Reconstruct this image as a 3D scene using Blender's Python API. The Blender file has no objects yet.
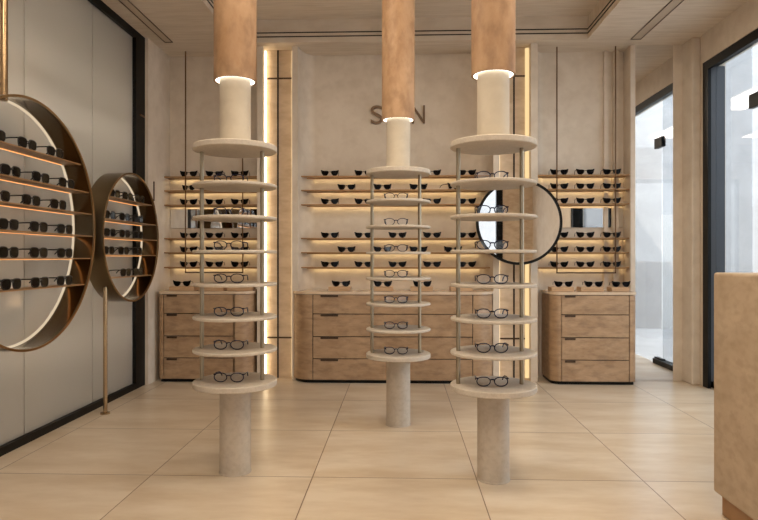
import bpy, bmesh, math, random
from mathutils import Vector, Matrix
random.seed(7)
PI = math.pi
SC = bpy.context.scene
COL = SC.collection

# ------------------------------------------------------------------ camera
FPX = 620.0
YAW = math.atan(21.5 / FPX)
cam_d = bpy.data.cameras.new('camera')
cam_d.sensor_width = 36.0
cam_d.lens = FPX * 36.0 / 758.0
cam_d.shift_y = -2.5 / 758.0
cam_d.clip_start = 0.02
cam = bpy.data.objects.new('camera', cam_d)
cam.location = (0, 0, 1.211)
cam.rotation_euler = (PI / 2, 0, YAW)
COL.objects.link(cam)
SC.camera = cam

# ------------------------------------------------------------------ world, sun, exposure
w = bpy.data.worlds.new('sky')
SC.world = w
w.use_nodes = True
bg = w.node_tree.nodes['Background']
bg.inputs[0].default_value = (0.84, 0.92, 1.0, 1)
bg.inputs[1].default_value = 2.3
sun_d = bpy.data.lights.new('sun', 'SUN')
sun_d.energy = 2.2
sun_d.angle = 0.02
sun_d.color = (1.0, 0.93, 0.82)
sun = bpy.data.objects.new('sun', sun_d)
sun.rotation_euler = (math.radians(-20), math.radians(-33), 0)   # comes from the far left, over the roof
COL.objects.link(sun)
SC.view_settings.view_transform = 'Standard'
SC.view_settings.look = 'None'
SC.view_settings.gamma = 1.0
SC.view_settings.use_curve_mapping = False
SC.view_settings.exposure = 0.75
SC.cycles.use_denoising = True
SC.cycles.max_bounces = 10
SC.cycles.diffuse_bounces = 5
SC.cycles.glossy_bounces = 5
SC.cycles.transparent_max_bounces = 24
SC.cycles.sample_clamp_indirect = 4.0

WARM = (1.0, 0.80, 0.58)
def area(name, loc, sx, sy, power, color, rot=(0, 0, 0)):
    d = bpy.data.lights.new(name, 'AREA')
    d.shape = 'RECTANGLE'; d.size = sx; d.size_y = sy
    d.energy = power; d.color = color
    o = bpy.data.objects.new(name, d)
    o.location = loc; o.rotation_euler = rot
    COL.objects.link(o)
    return o
# unseen lamps added in the ceiling tray for general light (added fixtures further down)
ADDED_PANELS = [(-0.75, 1.2), (0.95, 1.2), (-0.75, 3.4), (0.95, 3.4)]
for px_, py_ in ADDED_PANELS:
    area('added_tray_lamp', (px_, py_, 3.455), 0.55, 1.3, 17.5, (1.0, 0.855, 0.68))

# ------------------------------------------------------------------ material helpers
def srgb(r, g, b):
    f = lambda v: (v / 255 / 12.92) if v / 255 <= 0.04045 else (((v / 255) + 0.055) / 1.055) ** 2.4
    return (f(r), f(g), f(b), 1)
def mat(name, col, rough=0.6, metal=0.0, spec=0.5, emit=None, es=0.0):
    m = bpy.data.materials.new(name); m.use_nodes = True
    b = m.node_tree.nodes['Principled BSDF']
    b.inputs['Base Color'].default_value = col
    b.inputs['Roughness'].default_value = rough
    b.inputs['Metallic'].default_value = metal
    b.inputs['Specular IOR Level'].default_value = spec
    if emit:
        b.inputs['Emission Color'].default_value = emit
        b.inputs['Emission Strength'].default_value = es
    return m
def mottled(name, c1, c2, scale=3.0, rough=0.7, stretch=(1, 1, 1), detail=6, bump=0.0, lo=0.3, hi=0.7, c3=None, s3=30.0, f3=0.3, metal=0, spec=0.4, coat=0.0):
    m = mat(name, c1, rough, metal, spec)
    nt = m.node_tree; N = nt.nodes; L = nt.links
    b = N['Principled BSDF']
    b.inputs['Coat Weight'].default_value = coat
    b.inputs['Coat Roughness'].default_value = 0.15
    tc = N.new('ShaderNodeTexCoord'); mp = N.new('ShaderNodeMapping')
    mp.inputs['Scale'].default_value = stretch
    g = N.new('ShaderNodeNewGeometry')
    L.new(g.outputs['Position'], mp.inputs[0])
    n = N.new('ShaderNodeTexNoise'); n.inputs['Scale'].default_value = scale; n.inputs['Detail'].default_value = detail
    n.inputs['Roughness'].default_value = 0.62; n.inputs['Distortion'].default_value = 0.4
    L.new(mp.outputs[0], n.inputs['Vector'])
    r = N.new('ShaderNodeValToRGB'); r.color_ramp.elements[0].position = lo; r.color_ramp.elements[1].position = hi
    r.color_ramp.elements[0].color = c1; r.color_ramp.elements[1].color = c2
    L.new(n.outputs['Fac'], r.inputs[0])
    out = r.outputs[0]
    if c3:
        n2 = N.new('ShaderNodeTexNoise'); n2.inputs['Scale'].default_value = s3; n2.inputs['Detail'].default_value = 4
        L.new(mp.outputs[0], n2.inputs['Vector'])
        r2 = N.new('ShaderNodeValToRGB'); r2.color_ramp.elements[0].position = 0.45; r2.color_ramp.elements[1].position = 0.68
        L.new(n2.outputs['Fac'], r2.inputs[0])
        mu = N.new('ShaderNodeMath'); mu.operation = 'MULTIPLY'; mu.inputs[1].default_value = f3
        L.new(r2.outputs[0], mu.inputs[0])
        mx = N.new('ShaderNodeMix'); mx.data_type = 'RGBA'
        L.new(mu.outputs[0], mx.inputs[0]); L.new(out, mx.inputs[6]); mx.inputs[7].default_value = c3
        out = mx.outputs[2]
    L.new(out, b.inputs['Base Color'])
    if bump:
        bp = N.new('ShaderNodeBump'); bp.inputs['Strength'].default_value = bump; bp.inputs['Distance'].default_value = 0.01
        L.new(n.outputs['Fac'], bp.inputs['Height']); L.new(bp.outputs[0], b.inputs['Normal'])
    return m
def emitter(name, col, s):
    m = bpy.data.materials.new(name); m.use_nodes = True
    nt = m.node_tree; nt.nodes.clear()
    e = nt.nodes.new('ShaderNodeEmission'); o = nt.nodes.new('ShaderNodeOutputMaterial')
    e.inputs[0].default_value = (col[0], col[1], col[2], 1); e.inputs[1].default_value = s
    nt.links.new(e.outputs[0], o.inputs[0])
    return m
def clear_glass(name, tint, refl=0.08, rough=0.0):
    m = bpy.data.materials.new(name); m.use_nodes = True
    nt = m.node_tree; nt.nodes.clear()
    t = nt.nodes.new('ShaderNodeBsdfTransparent'); t.inputs[0].default_value = tint
    g = nt.nodes.new('ShaderNodeBsdfGlossy'); g.inputs['Roughness'].default_value = rough
    la = nt.nodes.new('ShaderNodeLayerWeight'); la.inputs[0].default_value = 0.5
    p5 = nt.nodes.new('ShaderNodeMath'); p5.operation = 'POWER'; p5.inputs[1].default_value = 5.0
    nt.links.new(la.outputs['Facing'], p5.inputs[0])
    lw = nt.nodes.new('ShaderNodeMath'); lw.operation = 'MULTIPLY_ADD'; lw.inputs[1].default_value = 0.9; lw.inputs[2].default_value = 0.04
    nt.links.new(p5.outputs[0], lw.inputs[0])
    mx = nt.nodes.new('ShaderNodeMixShader'); o = nt.nodes.new('ShaderNodeOutputMaterial')
    nt.links.new(lw.outputs[0], mx.inputs[0]); nt.links.new(t.outputs[0], mx.inputs[1]); nt.links.new(g.outputs[0], mx.inputs[2])
    nt.links.new(mx.outputs[0], o.inputs[0])
    return m

M = {}
M['plaster'] = mottled('limewash_plaster', srgb(204, 190, 172), srgb(218, 206, 190), 2.2, 0.75, c3=srgb(190, 174, 155), s3=9, f3=0.35, bump=0.05)
M['ceiling'] = mottled('brushed_plaster_ceiling', srgb(204, 190, 172), srgb(218, 205, 188), 3.0, 0.8, stretch=(0.5, 5, 1), c3=srgb(186, 168, 146), s3=8, f3=0.4)
M['niche'] = mottled('veined_travertine', srgb(196, 174, 148), srgb(212, 192, 168), 3.5, 0.4, stretch=(1, 1, 2.2), c3=srgb(168, 142, 116), s3=6, f3=0.45)
M['disc'] = mottled('speckled_stone', srgb(186, 174, 158), srgb(200, 188, 172), 30, 0.7, c3=srgb(168, 156, 140), s3=110, f3=0.35, bump=0.05)
M['neck'] = mottled('pale_plaster_column', srgb(186, 173, 153), srgb(200, 188, 168), 3, 0.65, c3=srgb(172, 158, 138), s3=12, f3=0.3)
M['leg'] = mottled('grey_beige_stone', srgb(180, 168, 152), srgb(194, 182, 166), 12, 0.65, c3=srgb(166, 153, 137), s3=36, f3=0.4)
M['tube'] = mottled('tan_burl_veneer', srgb(152, 116, 82), srgb(180, 146, 112), 6, 0.6, stretch=(1, 1, 0.6), c3=srgb(116, 84, 58), s3=16, f3=0.5)
M['wood'] = mottled('burl_veneer', srgb(152, 122, 92), srgb(180, 150, 118), 5, 0.45, stretch=(1, 1, 2.6), c3=srgb(122, 98, 78), s3=11, f3=0.5)
M['tray'] = mottled('pale_oak', srgb(180, 146, 110), srgb(200, 166, 130), 8, 0.5, stretch=(0.6, 1, 5))
M['top'] = mottled('polished_stone_top', srgb(196, 172, 146), srgb(212, 190, 164), 6, 0.18, spec=0.6)
M['desk'] = mottled('desk_limewash', srgb(168, 148, 124), srgb(184, 164, 140), 5, 0.6, stretch=(1, 1, 1.6), c3=srgb(150, 130, 106), s3=18, f3=0.45)
M['plinthwood'] = mottled('warm_plinth_wood', srgb(150, 112, 74), srgb(170, 130, 90), 5, 0.5)
M['black'] = mat('black_metal', srgb(9, 8, 7), 0.45, 0.0, 0.2)
M['shelf'] = mat('brass_shelf', srgb(160, 124, 84), 0.4, 0.5)
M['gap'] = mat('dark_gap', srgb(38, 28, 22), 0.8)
M['groove'] = mat('dark_bronze', srgb(74, 56, 42), 0.5, 0.4)
M['bronze'] = mat('bronze_inlay', srgb(112, 84, 58), 0.35, 0.8)
M['brass'] = mat('satin_brass', srgb(158, 146, 124), 0.32, 0.9)
M['ring'] = mat('polished_bronze', srgb(172, 146, 112), 0.22, 1.0)
M['shell'] = mat('burnished_bronze', srgb(104, 88, 66), 0.28, 0.9)
M['ringin'] = mat('dark_polished_bronze', srgb(108, 94, 74), 0.16, 1.0)
M['mirror'] = mat('mirror_glass', (0.86, 0.87, 0.88, 1), 0.01, 1.0)
M['lens'] = mat('black_lens', srgb(10, 9, 10), 0.15, 0.0, 0.12)
M['frame'] = mat('black_acetate', srgb(10, 9, 10), 0.3, 0, 0.3)
M['brownlens'] = mat('smoked_brown_lens', srgb(12, 9, 8), 0.12, 0.0, 0.15)
M['navy'] = mat('navy_acetate', srgb(16, 18, 52), 0.35, 0, 0.3)
M['hinge'] = mat('gold_hinge', srgb(190, 150, 90), 0.3, 1.0)
M['clearlens'] = clear_glass('clear_lens', (0.975, 0.98, 0.99, 1))
M['pane'] = clear_glass('tinted_pane', (0.80, 0.82, 0.84, 1))
M['pane2'] = clear_glass('clear_pane', (0.97, 0.98, 0.99, 1))
M['jamblit'] = mat('lit_jamb_grey', srgb(58, 60, 64), 0.3, 0.0)  # grey carries the light and reflection on the black jamb's side
M['letter'] = mat('bronze_letter', srgb(96, 74, 54), 0.4, 0.5)
M['led'] = emitter('shelf_led', (1.0, 0.74, 0.38), 5.8)
M['ledniche'] = emitter('niche_led', (1.0, 0.78, 0.48), 4.5)
M['ledring'] = emitter('column_led', (1.0, 0.92, 0.80), 2.8)
M['leddrum'] = emitter('drum_led', (1.0, 0.80, 0.56), 0.42)
M['ledorange'] = emitter('drum_shelf_led', (1.0, 0.42, 0.13), 0.95)
M['panel'] = emitter('added_ceiling_panel', (1.0, 0.86, 0.68), 2.0)  # glow of the added ceiling panels
M['extwall'] = mottled('grey_render', srgb(176, 174, 172), srgb(192, 190, 188), 1.2, 0.9, c3=srgb(160, 158, 158), s3=4, f3=0.3)
M['extwhite'] = mat('white_render', srgb(222, 220, 216), 0.9)
M['paving'] = mottled('pale_paving', srgb(190, 188, 186), srgb(206, 204, 202), 2, 0.8)

def make_frost():
    m = mottled('frosted_grey_panel', srgb(178, 176, 172), srgb(194, 192, 188), 1.2, 0.27, stretch=(1, 0.4, 14), metal=0.6, spec=0.6, lo=0.2, hi=0.8)
    b = m.node_tree.nodes['Principled BSDF']
    return m
M['frost'] = make_frost()

def make_frosted():
    m = bpy.data.materials.new('frosted_glass'); m.use_nodes = True
    nt = m.node_tree; N = nt.nodes; L = nt.links; N.clear()
    o = N.new('ShaderNodeOutputMaterial')
    tr = N.new('ShaderNodeBsdfTranslucent'); tr.inputs[0].default_value = srgb(205, 200, 192)
    p = N.new('ShaderNodeBsdfPrincipled'); p.inputs['Base Color'].default_value = srgb(178, 174, 168); p.inputs['Roughness'].default_value = 0.16
    p.inputs['Metallic'].default_value = 0.5
    mx = N.new('ShaderNodeMixShader'); mx.inputs[0].default_value = 0.35
    L.new(p.outputs[0], mx.inputs[1]); L.new(tr.outputs[0], mx.inputs[2]); L.new(mx.outputs[0], o.inputs[0])
    return m
M['frost'] = make_frosted()
M['darkback'] = mat('grey_backing', srgb(96, 90, 84), 0.9)  # dark, so the panes get mostly direct light from the added tubes
M['addedtube'] = emitter('added_back_tube', (1.0, 0.95, 0.88), 150)  # unseen tubes added behind the frosted panes for a vertical gradient
M['addedtube2'] = emitter('added_back_tube_low', (1.0, 0.93, 0.84), 100)
def make_floor():
    m = mat('floor_tiles', srgb(205, 180, 150), 0.3, 0, 0.5)
    nt = m.node_tree; N = nt.nodes; L = nt.links; b = N['Principled BSDF']
    g = N.new('ShaderNodeNewGeometry'); sp = N.new('ShaderNodeSeparateXYZ'); L.new(g.outputs['Position'], sp.inputs[0])
    def mth(op, a, bb=None, c=None):
        n = N.new('ShaderNodeMath'); n.operation = op
        for i, v in enumerate((a, bb, c)):
            if v is None: continue
            if isinstance(v, (int, float)): n.inputs[i].default_value = v
            else: L.new(v, n.inputs[i])
        return n.outputs[0]
    def seam(sock, off, size, half):
        a = mth('DIVIDE', mth('SUBTRACT', sock, off), size)
        fr = mth('FRACT', a)
        d = mth('MINIMUM', fr, mth('SUBTRACT', 1.0, fr))
        return mth('LESS_THAN', mth('MULTIPLY', d, size), half), mth('FLOOR', a)
    sx, ix = seam(sp.outputs[0], -0.485 - 9.0, 0.9, 0.0028)
    sy, iy = seam(sp.outputs[1], 3.405 - 9.2, 0.92, 0.0032)
    any_ = mth('MAXIMUM', sx, sy)
    cb = N.new('ShaderNodeCombineXYZ'); L.new(ix, cb.inputs[0]); L.new(iy, cb.inputs[1])
    wn = N.new('ShaderNodeTexWhiteNoise'); L.new(cb.outputs[0], wn.inputs[0])
    off = N.new('ShaderNodeVectorMath'); off.operation = 'MULTIPLY_ADD'
    L.new(wn.outputs['Color'], off.inputs[0]); off.inputs[1].default_value = (7, 7, 7); L.new(g.outputs['Position'], off.inputs[2])
    mp = N.new('ShaderNodeMapping'); mp.inputs['Rotation'].default_value = (0, 0, 0.9); mp.inputs['Scale'].default_value = (1.0, 3.2, 1)
    L.new(off.outputs[0], mp.inputs[0])
    n = N.new('ShaderNodeTexNoise'); n.noise_dimensions = '2D'; n.inputs['Scale'].default_value = 1.5; n.inputs['Detail'].default_value = 7; n.inputs['Roughness'].default_value = 0.62; n.inputs['Distortion'].default_value = 0.0
    L.new(mp.outputs[0], n.inputs['Vector'])
    r = N.new('ShaderNodeMapRange'); r.inputs[1].default_value = 0.34; r.inputs[2].default_value = 0.66
    L.new(n.outputs['Fac'], r.inputs[0])
    cm = N.new('ShaderNodeMix'); cm.data_type = 'RGBA'; L.new(r.outputs[0], cm.inputs[0])
    cm.inputs[6].default_value = srgb(188, 168, 142); cm.inputs[7].default_value = srgb(204, 189, 168)
    mx = N.new('ShaderNodeMix'); mx.data_type = 'RGBA'
    L.new(any_, mx.inputs[0]); L.new(cm.outputs[2], mx.inputs[6]); mx.inputs[7].default_value = srgb(112, 88, 68)
    L.new(mx.outputs[2], b.inputs['Base Color'])
    b.inputs['Roughness'].default_value = 0.3
    return m
M['floor'] = make_floor()

# ------------------------------------------------------------------ mesh helpers
class MB:
    def __init__(self): self.bm = bmesh.new()
    def box(self, x0, x1, y0, y1, z0, z1, bev=0.0, seg=2):
        r = bmesh.ops.create_cube(self.bm, size=1.0)
        vs = r['verts']
        for v in vs:
            v.co = Vector(((x0 + x1) / 2 + v.co.x * (x1 - x0), (y0 + y1) / 2 + v.co.y * (y1 - y0), (z0 + z1) / 2 + v.co.z * (z1 - z0)))
        if bev > 0:
            es = list({e for v in vs for e in v.link_edges})
            bmesh.ops.bevel(self.bm, geom=es, offset=bev, segments=seg, profile=0.5, affect='EDGES')
        return self
    def prism(self, pts, z0, z1, bev=0.0):
        """extrude a plan outline (x, y) from z0 to z1"""
        vs = [self.bm.verts.new((p[0], p[1], z0)) for p in pts]
        f = self.bm.faces.new(vs)
        r = bmesh.ops.extrude_face_region(self.bm, geom=[f])
        nv = [g for g in r['geom'] if isinstance(g, bmesh.types.BMVert)]
        for v in nv: v.co.z = z1
        return self
    def lathe(self, prof, cx=0, cy=0, seg=64, axis='Z'):
        """revolve (radius, height) pairs; closed shells come from profiles that start and end on the axis"""
        rings = []
        for r, h in prof:
            if r < 1e-6:
                rings.append([self.bm.verts.new(self._ax(0, 0, h, cx, cy, axis))])
            else:
                rings.append([self.bm.verts.new(self._ax(r * math.cos(2 * PI * i / seg), r * math.sin(2 * PI * i / seg), h, cx, cy, axis)) for i in range(seg)])
        for a, b in zip(rings[:-1], rings[1:]):
            for i in range(seg):
                j = (i + 1) % seg
                if len(a) == 1 and len(b) == 1: continue
                if len(a) == 1: self.bm.faces.new((a[0], b[i], b[j]))
                elif len(b) == 1: self.bm.faces.new((a[i], b[0], a[j]))
                else: self.bm.faces.new((a[i], b[i], b[j], a[j]))
        return self
    def _ax(self, u, v, h, cx, cy, axis):
        if axis == 'Z': return (cx + u, cy + v, h)
        if axis == 'X': return (h, cx + u, cy + v)      # centre given as (y, z)
        return (cx + u, h, cy + v)                      # 'Y': centre given as (x, z)
    def closed_lathe(self, prof, cx=0, cy=0, seg=64, axis='Z'):
        return self.lathe(list(prof) + [prof[0]], cx, cy, seg, axis)
    def tube(self, pts, r, seg=8, closed=False, flat=1.0):
        pts = [Vector(p) for p in pts]; n = len(pts)
        rings = []
        up0 = None
        for i, p in enumerate(pts):
            if closed: t = pts[(i + 1) % n] - pts[i - 1]
            else: t = pts[min(i + 1, n - 1)] - pts[max(i - 1, 0)]
            t.normalize()
            if up0 is None:
                up0 = Vector((0, 1, 0)) if abs(t.y) < 0.9 else Vector((0, 0, 1))
            a = (up0 - t * up0.dot(t)).normalized(); b = t.cross(a)
            up0 = a
            rr = r[i] if isinstance(r, (list, tuple)) else r
            rings.append([self.bm.verts.new(p + a * rr * flat * math.cos(2 * PI * k / seg) + b * rr * math.sin(2 * PI * k / seg)) for k in range(seg)])
        m = n if closed else n - 1
        for i in range(m):
            A = rings[i]; B = rings[(i + 1) % n]
            for k in range(seg):
                l = (k + 1) % seg
                self.bm.faces.new((A[k], A[l], B[l], B[k]))
        if not closed:
            self.bm.faces.new(rings[0][::-1]); self.bm.faces.new(rings[-1])
        return self
    def plate(self, outline, y0, y1):
        """extrude an (x, z) outline between two depths"""
        vs = [self.bm.verts.new((p[0], y0, p[1])) for p in outline]
        f = self.bm.faces.new(vs)
        r = bmesh.ops.extrude_face_region(self.bm, geom=[f])
        for g in r['geom']:
            if isinstance(g, bmesh.types.BMVert): g.co.y = y1
        return self
    def build(self, name, m, parent=None, smooth=False, auto=30):
        bmesh.ops.recalc_face_normals(self.bm, faces=self.bm.faces)
        me = bpy.data.meshes.new(name); self.bm.to_mesh(me); self.bm.free()
        me.materials.append(M[m] if isinstance(m, str) else m)
        if smooth:
            me.polygons.foreach_set('use_smooth', [True] * len(me.polygons))
            me.set_sharp_from_angle(angle=math.radians(auto))
        o = bpy.data.objects.new(name, me); COL.objects.link(o)
        if parent is not None: o.parent = parent; o.matrix_parent_inverse = Matrix.Translation(-Vector(parent.location)) if parent.rotation_euler.z == 0 else Matrix()
        return o
def empty(name, loc=(0, 0, 0)):
    o = bpy.data.objects.new(name, None); o.location = loc; o.empty_display_size = 0.1
    COL.objects.link(o); return o
def tag(o, label, cat, group=None):
    o['label'] = label; o['category'] = cat
    if group: o['group'] = group
    return o
def struct(o, label=None):
    o['kind'] = 'structure'
    if label: o['label'] = label
    return o
def sbox(name, m, *a, bev=0.0, label=None):
    return struct(MB().box(*a, bev=bev).build(name, m), label)
def dup(root, loc, rot=(0, 0, 0)):
    r = root.copy(); COL.objects.link(r); r.location = loc; r.rotation_euler = rot
    for ch in list(root.children):
        c = ch.copy(); COL.objects.link(c); c.parent = r
        for g in ch.children:
            d = g.copy(); COL.objects.link(d); d.parent = c
    return r

ZC = 3.30          # soffit height
YB = 6.38          # back wall
# ------------------------------------------------------------------ structure
sbox('floor', 'floor', -2.62, 2.95, -1.75, YB + 0.12, -0.12, 0.0, label='large beige stone tiles with thin dark joints')
TX0, TX1, TY0, TY1, ZT = -1.61, 1.79, -0.6, 5.99, 3.52
c = MB()
c.box(-2.62, TX0, -1.75, YB + 0.12, ZC, ZC + 0.3)
c.box(TX1, 3.05, -1.75, YB + 0.12, ZC, ZC + 0.3)
c.box(TX0, TX1, TY1, YB + 0.12, ZC, ZC + 0.3)
c.box(TX0, TX1, -1.75, TY0, ZC, ZC + 0.3)
c.box(TX0, TX1, TY0, TY1, ZT, ZC + 0.3)
struct(c.build('ceiling', 'ceiling'), 'beige brushed plaster ceiling with a recessed tray')
# two dark shadow lines round the tray
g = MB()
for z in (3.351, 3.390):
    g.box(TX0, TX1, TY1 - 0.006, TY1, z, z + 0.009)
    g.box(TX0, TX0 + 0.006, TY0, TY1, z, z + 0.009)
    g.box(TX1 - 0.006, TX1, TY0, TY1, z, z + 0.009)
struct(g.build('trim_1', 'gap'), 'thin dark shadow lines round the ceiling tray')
sbox('wall_back', 'plaster', -2.62, 2.95, YB, YB + 0.12, 0, ZC)
# left wall: plaster pier at the far end, solid part behind the camera
sbox('wall_left', 'plaster', -2.62, -2.40, 5.82, YB, 0, ZC)
lw_ = MB().box(-2.62, -2.40, -1.75, 2.1, 0, ZC)
struct(lw_.build('wall_left', 'plaster'))
# frosted panelling of the left wall with black frame
wf = empty('window_1', (-2.44, 3.95, 0)); struct(wf, 'floor to ceiling frosted grey glazing in a black frame')
f_ = MB()
f_.box(-2.50, -2.430, 2.1, 5.82, 0, 0.052).box(-2.50, -2.430, 2.1, 5.82, 3.235, ZC)
f_.box(-2.50, -2.430, 5.62, 5.82, 0.052, 3.235).box(-2.50, -2.430, 2.1, 2.2, 0.052, 3.235)
f_.build('window_frame', 'black', wf)
ys = [2.2, 3.08, 3.975, 4.875, 5.62]
for a_, b_ in zip(ys[:-1], ys[1:]):
    MB().box(-2.485, -2.462, a_ + 0.004, b_ - 0.004, 0.05, 3.237).build('frosted_pane', 'frost', wf)
b = MB().box(-2.86, -2.84, 2.1, 5.82, 0, ZC).box(-2.86, -2.505, 2.09, 2.10, 0, ZC).box(-2.86, -2.505, 5.82, 5.83, 0, ZC).box(-2.86, -2.505, 2.1, 5.82, -0.01, 0.0).box(-2.86, -2.505, 2.1, 5.82, ZC, ZC + 0.01)
b.build('backing', 'darkback', wf)  # unseen cavity added to shape the backlight on the panes
for z_, m_ in ((2.45, 'addedtube'), (0.75, 'addedtube2')):
    MB().box(-2.80, -2.78, 2.15, 5.79, z_ - 0.01, z_ + 0.01).build('added_light_tube', m_, wf)  # added hidden tubes that backlight the frosted panes
MB().box(-2.432, -2.420, 5.70, 5.80, 2.535, 2.550, bev=0.002).build('latch', 'bronze', wf)
sbox('wall_left', 'plaster', -3.0, -2.87, 2.0, 5.9, 0, ZC)
# back wall pilasters and coves
def fin(n, x0, x1):
    sbox('trim_%d' % n, 'plaster', x0, x1, 6.09, YB, 0, ZC, bev=0.0, label='plaster fin beside the lit wall niche')
fin(2, -1.419, -1.362); fin(3, -1.071, -1.014); fin(4, 0.905, 0.966); fin(5, 1.270, 1.336)
def cove(n, x, sgn, wdt):
    pts = [(x, 6.09)]
    for i in range(0, 13):
        a = PI / 2 * i / 12
        pts.append((x + sgn * wdt * (1 - math.cos(a)), 6.09 + 0.29 * math.sin(a)))
    pts.append((x, YB))
    b = MB().prism(pts, 0, ZC)
    struct(b.build('trim_%d' % n, 'plaster', None, True, 60), 'rounded plaster cove at the end of the display wall')
cove(6, -1.0139, 1, 0.13); cove(7, 0.9049, -1, 0.10); cove(8, 1.3361, 1, 0.12)
# lit niches
def niche(n, x0, x1, xi, strong):
    root = empty('trim_%d' % n, ((x0 + x1) / 2, 6.2, 0)); struct(root, 'tall lit niche panel in veined stone with bronze cross inlay')
    MB().box(x0, x1, 6.20, 6.37, 0, 3.298).build('panel', 'niche', root)
    b = MB()
    b.box(xi - 0.008, xi + 0.008, 6.196, 6.202, 0.0, 3.295)
    b.build('inlay', 'gap', root)
    b = MB()
    b.box(x0 + 0.02, x1, 6.195, 6.202, 3.004, 3.020); b.box(x0 + 0.02, x1, 6.195, 6.202, 0.398, 0.414)
    b.build('inlay', 'groove', root)
    for side in (0, 1):
        wd = 0.034 if (side == strong and n == 10) else 0.012
        xx = x0 + 0.003 if side == 0 else x1 - 0.003 - wd
        m = ('ledniche' if n == 9 else 'led3') if side == strong else 'led2'
        MB().box(xx, xx + wd, 6.165, 6.185, 0.02, 3.28).build('led_strip', m, root)
M['led2'] = emitter('niche_led_dim', (1.0, 0.74, 0.42), 0.9)
M['led3'] = emitter('niche_led_soft', (1.0, 0.72, 0.36), 0.62)
niche(9, -1.361, -1.072, -1.232, 0)
niche(10, 0.967, 1.269, 1.126, 1)
# stepped vertical moulding in the right bay, pier, mirror and strip beyond it
sbox('trim_11', 'plaster', 2.06, 2.10, YB - 0.03, YB, 0, ZC)
sbox('trim_12', 'plaster', 2.15, 2.2, YB - 0.05, YB, 0, ZC)
sbox('wall_right', 'plaster', 2.262, 2.308, 6.18, YB, 0, ZC, bev=0.0)
sbox('wall_right', 'plaster', 2.677, 2.766, 6.187, YB, 0, ZC)
sbox('wall_right', 'plaster', 2.766, 2.845, 5.985, YB, 0, ZC, bev=0.012)
sbox('wall_right', 'plaster', 2.845, 3.05, 5.93, YB, 0, ZC)
sbox('wall_right', 'plaster', 2.83, 3.05, -1.75, 5.93, 3.035, ZC)
sbox('wall_right', 'plaster', 2.83, 3.05, -1.75, 2.3, 0, 3.035)
mm = MB().box(2.309, 2.676, 6.19, 6.20, 0.002, 3.298).build('wall_mirror', 'mirror')
tag(mm, 'tall frameless mirror panel from floor to ceiling, beside the right drawer cabinet', 'mirror')
# right glazing
wr = empty('window_2', (2.92, 4.5, 0)); struct(wr, 'black framed shopfront glazing to the right')
f_ = MB()
f_.box(2.84, 2.868, 5.83, 5.93, 0, 3.035)
f_.box(2.84, 3.0, 2.3, 2.42, 0, 3.035).box(2.90, 2.99, 3.93, 4.02, 0, 2.99)
f_.box(2.84, 2.868, 2.42, 5.83, 2.955, 3.035).box(2.868, 2.97, 2.42, 5.90, 3.0, 3.035)
f_.box(2.90, 2.99, 5.14, 5.90, 0.0, 0.055)
f_.build('window_frame', 'black', wr)
MB().box(2.868, 3.03, 5.90, 5.929, 0.0, 3.0).build('glazing_channel', 'jamblit', wr)  # lit, reflecting side of the jamb, put in as a grey colour
MB().box(2.944, 2.954, 5.31, 5.90, 0.055, 3.0).build('pane', 'pane', wr)
MB().box(2.944, 2.954, 2.42, 3.93, 0.0, 3.0).build('pane', 'pane', wr)
dr = empty('door_1', (2.949, 4.8, 0)); struct(dr, 'frameless glass door leaf with black patch fittings')
MB().box(2.944, 2.954, 4.03, 5.30, 0.01, 2.99).build('door_leaf', 'pane2', dr)
MB().box(2.925, 2.973, 5.12, 5.32, 2.46, 2.575, bev=0.004).build('patch_fitting', 'black', dr)
MB().box(2.925, 2.973, 5.12, 5.32, 0.01, 0.07, bev=0.004).build('patch_fitting', 'black', dr)
# rear wall with the shop entrance, behind the camera
b = MB()
b.box(2.19, 3.05, -1.75, -1.6, 0, ZC).box(-2.62, -1.6, -1.75, -1.6, 0, ZC).box(-1.6, 2.19, -1.75, -1.6, 2.95, ZC)
struct(b.build('wall_front', 'niche'))
we = empty('window_3', (0.2, -1.65, 0)); struct(we, 'street entrance glazing behind the viewpoint')
b = MB().box(-1.6, 2.06, -1.70, -1.62, 2.87, 2.95).box(-1.6, 2.06, -1.70, -1.62, 0, 0.06)
for x in (-1.6, -0.42, 0.76): b.box(x, x + 0.06, -1.70, -1.62, 0.06, 2.87)
b.box(2.06, 2.189, -1.72, -1.58, 0.0, 2.949)
b.build('window_frame', 'black', we)
for x in (-1.54, -0.36, 0.82): MB().box(x, x + (1.12 if x < 0.8 else 1.24), -1.665, -1.655, 0.06, 2.87).build('pane', 'pane2', we)

# outside
sbox('floor_outside', 'paving', 2.95, 14, -14, 14, -0.16, -0.03)
sbox('floor_street', 'paving', -10, 2.95, -14, -1.75, -0.16, -0.03)
sbox('wall_courtyard', 'extwall', 3.05, 9, 8.0, 8.3, -0.05, 5.2, label='grey rendered wall outside the shopfront')
sbox('wall_side', 'extwall', 3.05, 4.56, 0.9, 1.38, -0.05, 3.13)
sbox('wall_garden', 'extwhite', 4.56, 9.0, 1.1, 1.38, -0.05, 1.96)
sbox('wall_street', 'extwall', -8, 9, -6.3, -6, -0.05, 6.0)

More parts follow.
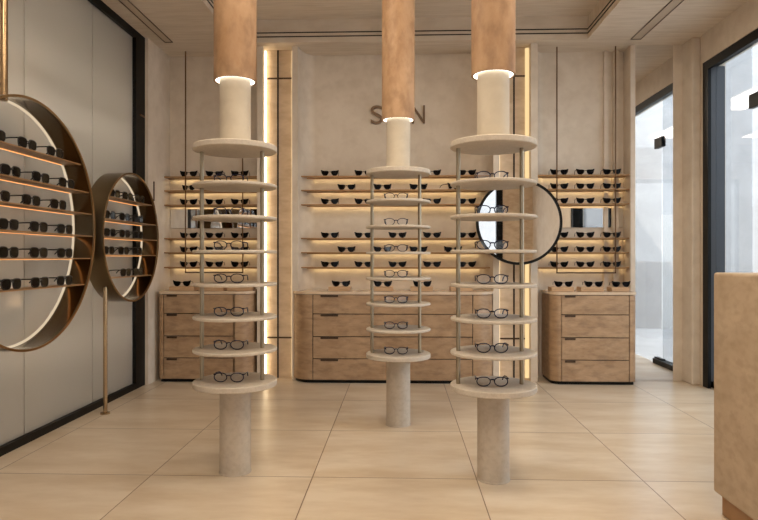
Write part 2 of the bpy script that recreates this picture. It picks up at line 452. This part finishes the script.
# ------------------------------------------------------------------ ceiling fittings
for x, y in ADDED_PANELS:  # invented fixtures for the added tray lamps, unseen from the camera
    t = empty('added_ceiling_light', (x, y, ZT)); tag(t, 'added flush rectangular light panel in the ceiling tray, out of view', 'light', 'added ceiling light panels')
    MB().box(x - 0.30, x + 0.30, y - 0.68, y + 0.68, ZT - 0.05, ZT - 0.001, bev=0.004).build('housing', 'plaster', t)
    MB().box(x - 0.28, x + 0.28, y - 0.66, y + 0.66, ZT - 0.053, ZT - 0.0505).build('diffuser', 'panel', t)
def slot(name, x0, x1, y1, lab):
    t = empty(name, ((x0 + x1) / 2, y1, ZC)); tag(t, lab, 'vent', None)
    b = MB(); y0 = 0.4 if x0 > 0 else 4.5
    b.box(x0, x0 + 0.007, y0, y1, ZC - 0.006, ZC + 0.004).box(x1 - 0.007, x1, y0, y1, ZC - 0.006, ZC + 0.004)
    b.box(x0 + 0.007, x1 - 0.007, y1 - 0.010, y1, ZC - 0.006, ZC + 0.004)
    b.build('vent_frame', 'groove', t)
    MB().box(x0 + 0.007, x1 - 0.007, y0, y1 - 0.01, ZC - 0.002, ZC + 0.003).build('vent_blade', 'slotin', t)
M['slotin'] = mat('vent_inner', srgb(186, 170, 150), 0.7)
slot('linear_air_vent', 2.198, 2.297, 6.01, 'long narrow linear air vent in the ceiling, near the glass shopfront')
slot('linear_air_vent', -2.285, -2.205, 5.94, 'long narrow linear air vent in the ceiling, along the frosted wall')

# ------------------------------------------------------------------ sign
FONT_ROOT = empty('wall_sign', (-0.03, YB, 2.58))
tag(FONT_ROOT, 'bronze raised letters S U N high on the plaster back wall', 'sign')
def letter(ch, x0, x1, z0, z1):
    cu = bpy.data.curves.new('letter', 'FONT'); cu.body = ch; cu.extrude = 0.02; cu.size = 1
    to = bpy.data.objects.new('tmp', cu); COL.objects.link(to)
    dg = bpy.context.evaluated_depsgraph_get()
    me = bpy.data.meshes.new_from_object(to.evaluated_get(dg))
    bpy.data.objects.remove(to)
    xs = [v.co.x for v in me.vertices]; ys_ = [v.co.y for v in me.vertices]
    ax, bx_, ay, by = min(xs), max(xs), min(ys_), max(ys_)
    for v in me.vertices:
        X = x0 + (v.co.x - ax) / (bx_ - ax) * (x1 - x0); Z = z0 + (v.co.y - ay) / (by - ay) * (z1 - z0)
        v.co = Vector((X, YB - 0.012 + (-0.012 if v.co.z > 0 else 0.0115), Z))
    me.materials.clear(); me.materials.append(M['letter'])
    o = bpy.data.objects.new('letter', me); COL.objects.link(o); o.parent = FONT_ROOT
    o.matrix_parent_inverse = Matrix.Translation(-FONT_ROOT.location)
letter('S', -0.306, -0.182, 2.582, 2.772); letter('U', -0.095, 0.030, 2.582, 2.769); letter('N', 0.118, 0.250, 2.585, 2.769)

# ------------------------------------------------------------------ cabinets
def rounded(x0, x1, y0, y1, rl, rr, off=0.0):
    x0 -= off; x1 += off; y0 -= off
    pts = [(x0, y1)]
    for i in range(0, 17):
        a = PI / 2 * i / 16
        pts.append((x0 + rl * (1 - math.cos(a)), y0 + rl * (1 - math.sin(a))))
    for i in range(16, -1, -1):
        a = PI / 2 * i / 16
        pts.append((x1 - rr * (1 - math.cos(a)), y0 + rr * (1 - math.sin(a))))
    pts.append((x1, y1))
    return pts
def cabinet(x0, x1, xa, xb, rl, rr, hw, hx, label):
    y0, y1 = 5.955, 6.365
    t = empty('drawer_cabinet', ((x0 + x1) / 2, (y0 + y1) / 2, 0)); tag(t, label, 'cabinet')
    MB().prism(rounded(x0, x1, y0, y1, rl, rr, -0.012), 0.001, 0.03).build('plinth', 'black', t, True)
    MB().prism(rounded(x0, x1, y0, y1, rl, rr, -0.018), 0.03, 0.855).build('carcass', 'gap', t, True)
    # curved end panels
    p = rounded(x0, x1, y0, y1, rl, rr)
    left = [q for q in p if q[0] <= x0 + rl + 1e-6 and q[0] < (x0 + x1) / 2]
    MB().prism(left + [(xa - 0.004, y0), (xa - 0.004, y1)], 0.032, 0.849).build('end_panel', 'wood', t, True)
    right = [q for q in p if q[0] > (x0 + x1) / 2]
    MB().prism([(xb + 0.004, y1), (xb + 0.004, y0)] + right, 0.032, 0.849).build('end_panel', 'wood', t, True)
    zs = [0.032, 0.235, 0.448, 0.666, 0.853]
    for k in range(4):
        d = MB().box(xa + 0.003, xb - 0.003, y0, y0 + 0.03, zs[k] + (0.004 if k else 0), zs[k + 1] - 0.004, bev=0.0012, seg=1).build('drawer', 'wood', t)
        h = MB().box(xa + hx, xa + hx + hw, y0 - 0.008, y0 + 0.004, zs[k + 1] - 0.022, zs[k + 1] - 0.004, bev=0.002, seg=1).build('handle', 'groove', None)
        h.parent = d
    MB().prism(rounded(x0, x1, y0, y1, rl, rr, 0.006), 0.855, 0.882).build('countertop', 'top', t, True)
    return t
cabinet(-1.062, 0.908, -0.845, 0.690, 0.20, 0.20, 0.17, 0.075, 'long four-drawer burl wood cabinet with rounded ends under the middle shelves')
cabinet(-2.358, -1.448, -2.302, -1.603, 0.04, 0.172, 0.10, 0.03, 'short four-drawer burl wood cabinet at the left, behind the left display column')
cabinet(1.436, 2.236, 1.532, 2.168, 0.094, 0.04, 0.10, 0.03, 'short four-drawer burl wood cabinet at the right, beside the tall wall mirror')

# ------------------------------------------------------------------ shelves
ZS = [2.034, 1.893, 1.748, 1.408, 1.264, 1.114]      # shelf top surfaces, top to bottom
ORD = ['top', 'second', 'third', 'fourth', 'fifth', 'lowest']
bays = {'left': (-2.399, -1.4195, -2.36, -1.46), 'middle': (-1.008, 0.895, -0.90, 0.80), 'right': (1.345, 2.2615, 1.39, 2.25)}
for bn, (x0, x1, l0, l1) in bays.items():
    for k, z in enumerate(ZS):
        t = MB().box(x0, x1, 6.215, YB - 0.001, z - 0.011, z, bev=0.001, seg=1).build('wall_shelf', 'shelf' if 'shelf' in M else 'bronze')
        tag(t, '%s thin bronze shelf of the %s wall bay, lit from underneath' % (ORD[k], bn), 'shelf', 'thin lit shelves of the %s bay' % bn)
        s = MB().box(l0, l1, 6.345, 6.357, z - 0.0128, z - 0.0105).build('led_strip', 'led', None); s.parent = t
        c_ = MB().box(x0 + 0.002, x1 - 0.002, 6.326, 6.330, z - 0.0185, z - 0.0105).build('added_led_lip', 'shelf', None); c_.parent = t  # lip added in front of the strip to hide its bright line
# hanging rails in side bays
for xa, xb, lab in ((-2.175, -1.592, 'left'), (1.55, 2.124, 'right')):
    t = empty('shelf_rail', ((xa + xb) / 2, 6.2, 1.06)); tag(t, 'slim bronze U-shaped hanging rail from ceiling to lowest shelf in the %s bay' % lab, 'rail')
    for x in (xa, xb):
        MB().box(x - 0.006, x + 0.006, 6.200, 6.212, 1.065, ZC, bev=0.002, seg=1).build('upright', 'bronze', t)
    MB().box(xa - 0.006, xb + 0.006, 6.200, 6.212, 1.053, 1.066, bev=0.002, seg=1).build('crossbar', 'groove', t)
for x0, x1, lab in ((-2.39, -1.47, 'left'), (1.60, 2.255, 'right')):
    t = MB().box(x0, x1, YB - 0.012, YB - 0.001, 1.515, 1.713, bev=0.001, seg=1).build('strip_mirror', 'mirror')
    tag(t, 'narrow horizontal mirror between the third and fourth shelves of the %s bay' % lab, 'mirror')

# round mirror
t = empty('round_mirror', (1.119, 5.9, 1.546)); tag(t, 'round black-framed wall mirror behind the right display column', 'mirror')
MB().closed_lathe([(0.380, 5.885), (0.404, 5.885), (0.406, 5.9), (0.404, 5.93), (0.380, 5.93)], 1.119, 1.546, 96, 'Y').build('mirror_frame', 'black', t, True)
MB().lathe([(0, 5.893), (0.382, 5.893), (0.382, 5.925), (0, 5.925)], 1.119, 1.546, 96, 'Y').build('mirror_glass', 'mirror', t, True)
MB().lathe([(0, 5.924), (0.03, 5.924), (0.03, 6.19), (0.05, 6.195), (0.05, 6.1995), (0, 6.1995)], 1.119, 1.546, 24, 'Y').build('wall_bracket', 'black', t, True)

# wall handle on the left pier
t = MB().box(-2.400, -2.388, 6.0, 6.012, 1.76, 1.95, bev=0.003).build('slim_pull_handle', 'groove')
t.location.y = -0.06
tag(t, 'slim vertical dark pull handle on the left plaster pier', 'handle')

# ------------------------------------------------------------------ display columns
DZ = [1.825, 1.612, 1.430, 1.243, 1.060, 0.876, 0.692, 0.504]   # disc mid heights
COLS = [(-0.934, 3.476, 'left'), (-0.016, 4.50, 'middle'), (0.507, 3.41, 'right')]
R_D, R_L = 0.233, 0.0865
TOPS = []
for cx, cy, nm in COLS:
    t = empty('display_column', (cx, cy, 0))
    tag(t, {'left': 'display column of stacked stone discs nearest the frosted wall, tan tube above',
            'middle': 'display column of stacked stone discs standing farthest back, in the middle',
            'right': 'display column of stacked stone discs at the right, in front of the round mirror'}[nm], 'display stand', 'disc display columns')
    MB().lathe([(0, 0.0005), (R_L + 0.004, 0.0005), (R_L + 0.004, 0.006), (R_L, 0.008), (R_L, 0.489), (0, 0.489)], cx, cy, 64).build('pedestal', 'leg', t, True)
    for k, z in enumerate(DZ):
        th = 0.016 if k in (0, 7) else 0.0085
        r = R_D
        MB().lathe([(0, z - th), (r - 0.004, z - th), (r, z - th + 0.004), (r, z + th - 0.004), (r - 0.004, z + th), (0, z + th)], cx, cy, 80).build('display_disc', 'disc', t, True)
        TOPS.append((cx, cy, nm, k, z + th))
    for dx in (-0.191, 0.154):
        MB().lathe([(0, 0.519), (0.0115, 0.519), (0.0115, 1.81), (0, 1.81)], cx + dx, cy, 20).build('support_rod', 'brass', t, True)
    MB().lathe([(0, 1.841), (R_L, 1.841), (R_L, 2.5), (0, 2.5)], cx, cy, 64).build('neck', 'neck', t, True)
    MB().closed_lathe([(0.108, 2.205), (0.119, 2.205), (0.119, ZT - 0.001), (0.108, ZT - 0.001)], cx, cy, 80).build('ceiling_tube', 'tube', t, True)
    MB().closed_lathe([(0.099, 2.207), (0.1075, 2.207), (0.1075, 2.235), (0.099, 2.235)], cx, cy, 80).build('led_ring', 'ledring', t, True)

# ------------------------------------------------------------------ glasses
def lens_outline(cx, w_, h_, kind, sgn, z0, n=28):
    """outline in (x, z) of a lens whose lowest point is at z0; sgn = +1 for the wearer's outer side at +x"""
    if kind == 'cat':
        K = [(-0.93, 0.84), (-0.45, 0.93), (0.2, 0.93), (0.75, 0.99), (1.14, 1.10), (1.03, 0.76), (0.86, 0.38), (0.52, 0.09), (0.08, 0.0), (-0.42, 0.07), (-0.80, 0.32), (-0.96, 0.62)]
        out = []
        for i in range(len(K)):
            p0, p1, p2, p3 = K[i - 1], K[i], K[(i + 1) % len(K)], K[(i + 2) % len(K)]
            for t in (0, 0.5):
                out.append(tuple(0.5 * (2 * p1[j] + (p2[j] - p0[j]) * t + (2 * p0[j] - 5 * p1[j] + 4 * p2[j] - p3[j]) * t * t + (3 * p1[j] - p0[j] - 3 * p2[j] + p3[j]) * t ** 3) for j in (0, 1)))
        return [(cx + sgn * u * w_ / 2, z0 + v * h_) for u, v in out]
    pts = []
    for i in range(n):
        a = 2 * PI * i / n
        ca, sa = math.cos(a), math.sin(a)
        e = {'cat': 0.72, 'square': 0.62, 'round': 0.86}[kind]
        x = math.copysign(abs(ca) ** e, ca) * w_ / 2
        z = math.copysign(abs(sa) ** e, sa) * h_ / 2
        if kind == 'cat':
            u = x / (w_ / 2) * sgn
            if z > 0: z = h_ / 2 * (abs(sa) ** 0.35) * (0.86 + 0.14 * u)
            else: x *= 1 - 0.30 * abs(sa) ** 1.3
            x += sgn * 0.05 * w_ * (z / h_ + 0.5)
        if kind == 'round' and z < 0: x *= 1 - 0.12 * abs(sa)
        if kind == 'square' and z < 0: x *= 1 - 0.10 * abs(sa)
        pts.append((cx + x, z0 + h_ / 2 + z))
    return pts
def glasses(name, kind, W, H, rim, mf, ml, arm=0.115, lens_gap=0.016, lt=0.003):
    root = empty(name, (0, 0, 0))
    lw_ = (W - lens_gap) / 2 - 0.004
    cxo = lens_gap / 2 + lw_ / 2
    fr = MB()
    def bow(x): return 0.10 * x * x * 4.0      # gentle face curve, metres in depth
    for s in (-1, 1):
        ol = lens_outline(s * cxo, lw_, H, kind, s, rim)
        fr.tube([(x, bow(x), z) for x, z in ol], rim, 6, closed=True)
        e = (lw_ / 2 + cxo)
        zt = rim + H * 0.84
        fr.tube([(s * (e - 0.008), bow(e), zt), (s * (e + 0.005), bow(e) + 0.003, zt + (0.004 if kind == 'cat' else 0))], rim * 1.4, 6)
    zb = rim + H * 0.70
    fr.tube([(-lens_gap / 2 - 0.003, 0, zb - 0.003), (-lens_gap / 4, -0.001, zb + 0.002), (lens_gap / 4, -0.001, zb + 0.002), (lens_gap / 2 + 0.003, 0, zb - 0.003)], rim * 1.3, 6)
    fr.build('front_frame', mf, root, True, 80)
    for s in (-1, 1):
        ol = lens_outline(s * cxo, lw_, H, kind, s, rim)
        cxx = sum(p[0] for p in ol) / len(ol); czz = sum(p[1] for p in ol) / len(ol)
        b = MB()
        ol2 = [(cxx + (x - cxx) * 0.985, czz + (z - czz) * 0.985) for x, z in ol]
        b.plate(ol2, -lt / 2, lt / 2)
        for v in b.bm.verts: v.co.y += bow(v.co.x)
        b.build('lens', ml, root)
    for s in (-1, 1):
        e = (lw_ / 2 + cxo) + 0.003
        y0 = bow(e); zt = rim + H * 0.84
        b = MB().tube([(s * e, y0 + 0.002, zt), (s * e, y0 + arm * 0.4, zt), (s * (e - 0.004), y0 + arm * 0.72, zt - 0.002),
                       (s * (e - 0.008), y0 + arm * 0.88, zt - 0.012), (s * (e - 0.010), y0 + arm, zt - 0.030)], rim * 1.15, 6)
        tp = b.build('temple', mf, root, True, 80)
        h = MB().box(s * e - 0.002, s * e + 0.002, y0 - 0.001, y0 + 0.006, zt - 0.002, zt + 0.002).build('hinge', 'hinge', None)
        h.parent = tp
    return root
cat = glasses('sunglasses', 'cat', 0.176, 0.052, 0.0026, 'frame', 'lens', arm=0.105, lens_gap=0.024)
sq = glasses('sunglasses', 'square', 0.188, 0.060, 0.0034, 'frame', 'brownlens', arm=0.118, lens_gap=0.02)
eye = glasses('eyeglasses', 'round', 0.172, 0.048, 0.0029, 'navy', 'clearlens', arm=0.125, lens_gap=0.022)
used = set()
def put(src, loc, rot, label, cat_, group):
    if src.name not in used:
        used.add(src.name); o = src; o.location = loc; o.rotation_euler = rot
    else: o = dup(src, loc, rot)
    tag(o, label, cat_, group)
    return o
NTH = ['leftmost', 'second', 'third', 'fourth', 'fifth']
A = (-0.713, -0.373, -0.030, 0.317, 0.667); B = (-0.545, -0.181, 0.181, 0.527)
rows = {'left': [(-2.155, -1.892, -1.631)] * 6, 'middle': [A, B, A, A, B, A], 'right': [(1.582, 1.839, 2.100)] * 6}
for bn, rr in rows.items():
    for k, xs in enumerate(rr):
        for i, x in enumerate(xs):
            rz = 0.0
            if bn == 'left' and k == 1 and i == 0: rz = -0.45
            if bn == 'middle' and k == 1 and i == 3: rz = 0.9
            nth = NTH[i] + ('' if i == 0 else ' from left')
            put(cat, (x, 6.238, ZS[k] + 0.0002), (0, 0, rz), 'black cat-eye sunglasses, %s on the %s shelf of the %s wall bay' % (nth, ORD[k], bn), 'sunglasses', 'sunglasses on the %s bay shelves' % bn)
# trays on the cabinets
def px_at(px, Y):
    return Y * math.tan(math.atan((px - 379) / FPX) - YAW)
trays = [('left', [184, 213, 241], [1, 2, 2], [182, 213, 241]), ('middle', [340, 382, 421.5, 461], [1, 1, 1, 2], [341, 382.8, 422.3, 463]), ('right', [561, 590, 620], [1, 1, 1], [563.5, 593.5, 621])]
for nm, pxs, kinds, gx in trays:
    for i, (p, kd, q) in enumerate(zip(pxs, kinds, gx)):
        X = px_at(p, 6.12); hw = 0.108 if nm != 'left' else 0.125
        if nm == 'right' and i == 2: hw = 0.085; X -= 0.02
        nth = NTH[i] + ('' if i == 0 else ' from left')
        b = MB().box(X - hw, X + hw, 6.05, 6.20, 0.8825, 0.924, bev=0.003).build('display_block', 'tray')
        tag(b, 'low pale wood display block, %s on the %s cabinet top' % (nth, nm), 'display block', 'wood blocks on the cabinets')
        Xg = px_at(q, 6.08)
        if kd == 1:
            put(cat, (Xg, 6.075, 0.9242), (0, 0, 0), 'black cat-eye sunglasses standing on a wood block, %s on the %s cabinet' % (nth, nm), 'sunglasses', 'sunglasses on the cabinets')
        else:
            o = put(cat, (Xg, 6.10, 0.9272), (-PI / 2 + 0.02, 0, 0), 'black sunglasses lying flat on a wood block, %s on the %s cabinet' % (nth, nm), 'sunglasses', 'sunglasses on the cabinets')
            # folded arms: tuck the temples under the front
            for ch in o.children:
                if ch.name.startswith('temple'):
                    ch.scale = (1, 0.05, 1)
                    ch.location = (0, 0.002, 0)
# eyeglasses on the discs
LV = ['top', 'second', 'third', 'fourth', 'fifth', 'sixth', 'seventh', 'lowest']
for cx, cy, nm, k, z in TOPS:
    if k == 0: continue
    put(eye, (cx - 0.016, cy - 0.075, z + 0.0002), (0, 0, 0), 'thin navy clear-lens eyeglasses on the %s disc of the %s display column' % (LV[k], nm), 'eyeglasses', 'eyeglasses on the display columns')

# ------------------------------------------------------------------ round bronze drum displays on the left
def drum(yc, zc, r, zsh, pole, ysets, nm, lab):
    x0, x1 = -2.375, -2.22
    t = empty('round_drum_display', (-2.3, yc, zc)); tag(t, lab, 'display stand')
    ri = r - 0.012
    MB().closed_lathe([(ri, x0), (r, x0), (r, x1 + 0.0), (r - 0.002, x1 + 0.004), (ri + 0.002, x1 + 0.004), (ri, x1)], yc, zc, 128, 'X').build('drum_shell', 'shell', t, True)
    MB().closed_lathe([(ri - 0.001, x1 + 0.0035), (r + 0.0015, x1 + 0.0035), (r + 0.0015, x1 + 0.008), (ri - 0.001, x1 + 0.008)], yc, zc, 128, 'X').build('front_rim', 'ring', t, True)
    MB().closed_lathe([(ri - 0.0012, x0 + 0.02), (ri - 0.0003, x0 + 0.02), (ri - 0.0003, x1 - 0.004), (ri - 0.0012, x1 - 0.004)], yc, zc, 128, 'X').build('drum_lining', 'ringin', t, True)
    MB().closed_lathe([(ri - 0.012, x0 + 0.004), (ri - 0.0005, x0 + 0.004), (ri - 0.0005, x0 + 0.016), (ri - 0.012, x0 + 0.016)], yc, zc, 128, 'X').build('led_ring', 'leddrum', t, True)
    for k, z in enumerate(zsh):
        hl = math.sqrt(max(0.01, (ri - 0.002) ** 2 - (abs(z - zc) + 0.008) ** 2))
        s = MB().box(x0 + 0.018, x1 - 0.006, yc - hl, yc + hl, z - 0.008, z, bev=0.001, seg=1).build('drum_shelf', 'shelf', t)
        l = MB().box(x0 + 0.020, x0 + 0.028, yc - hl + 0.03, yc + hl - 0.03, z - 0.0115, z - 0.0081).build('led_strip', 'ledorange', None)
        l.parent = s
        for i, y in enumerate(ysets[k]):
            if abs(y - yc) > hl - 0.09: continue
            where = ['first', 'second', 'third', 'fourth', 'fifth'][i]
            put(sq, (x1 - 0.024, y, z + 0.0002), (0, 0, PI / 2), 'smoky square sunglasses, %s from the left on the %s shelf of the %s bronze drum' % (where, ['top', 'second', 'third', 'fourth', 'fifth', 'lowest'][k], nm), 'sunglasses', 'sunglasses in the %s drum' % nm)
    b = MB()
    if pole[0] == 'up':
        b.lathe([(0, zc + r * 0.93), (0.023, zc + r * 0.93), (0.023, ZC - 0.001), (0, ZC - 0.001)], -2.29, pole[1], 32)
    else:
        dz = math.sqrt(r * r - (pole[1] - yc) ** 2)
        b.lathe([(0, 0.0005), (0.036, 0.0005), (0.036, 0.012), (0.016, 0.016), (0.016, zc - dz + 0.006), (0, zc - dz + 0.006)], -2.285, pole[1], 32)
    b.build('pole', 'ring', t, True)
yb = lambda off, p, n: [off + p * i for i in range(n)]
drum(3.665, 1.410, 0.759, [1.862, 1.678, 1.526, 1.368, 1.208, 1.024], ('up', 3.50),
     [yb(3.36, 0.30, 3), yb(3.20, 0.30, 4), yb(3.10, 0.30, 4), yb(3.18, 0.30, 4), yb(3.18, 0.30, 4), yb(3.22, 0.285, 4)], 'large',
     'large round bronze drum display hanging from a ceiling pole, cut by the left edge')
drum(5.075, 1.378, 0.532, [1.682, 1.508, 1.371, 1.233, 1.056], ('down', 4.725),
     [yb(4.80, 0.235, 3), yb(4.72, 0.26, 3), yb(4.72, 0.26, 3), yb(4.70, 0.26, 3), yb(4.76, 0.24, 3)], 'small',
     'small round bronze drum display standing on a thin floor pole')

# ------------------------------------------------------------------ reception desk
t = empty('reception_desk', (1.9, 2.1, 0)); tag(t, 'beige limewashed reception desk cut by the right edge of the view', 'desk')
MB().box(1.486, 2.25, 0.9, 3.003, 0.10, 1.14, bev=0.012, seg=3).build('desk_body', 'desk', t)
MB().box(1.515, 2.21, 0.94, 2.975, 0.001, 0.099).build('plinth', 'plinthwood', t)
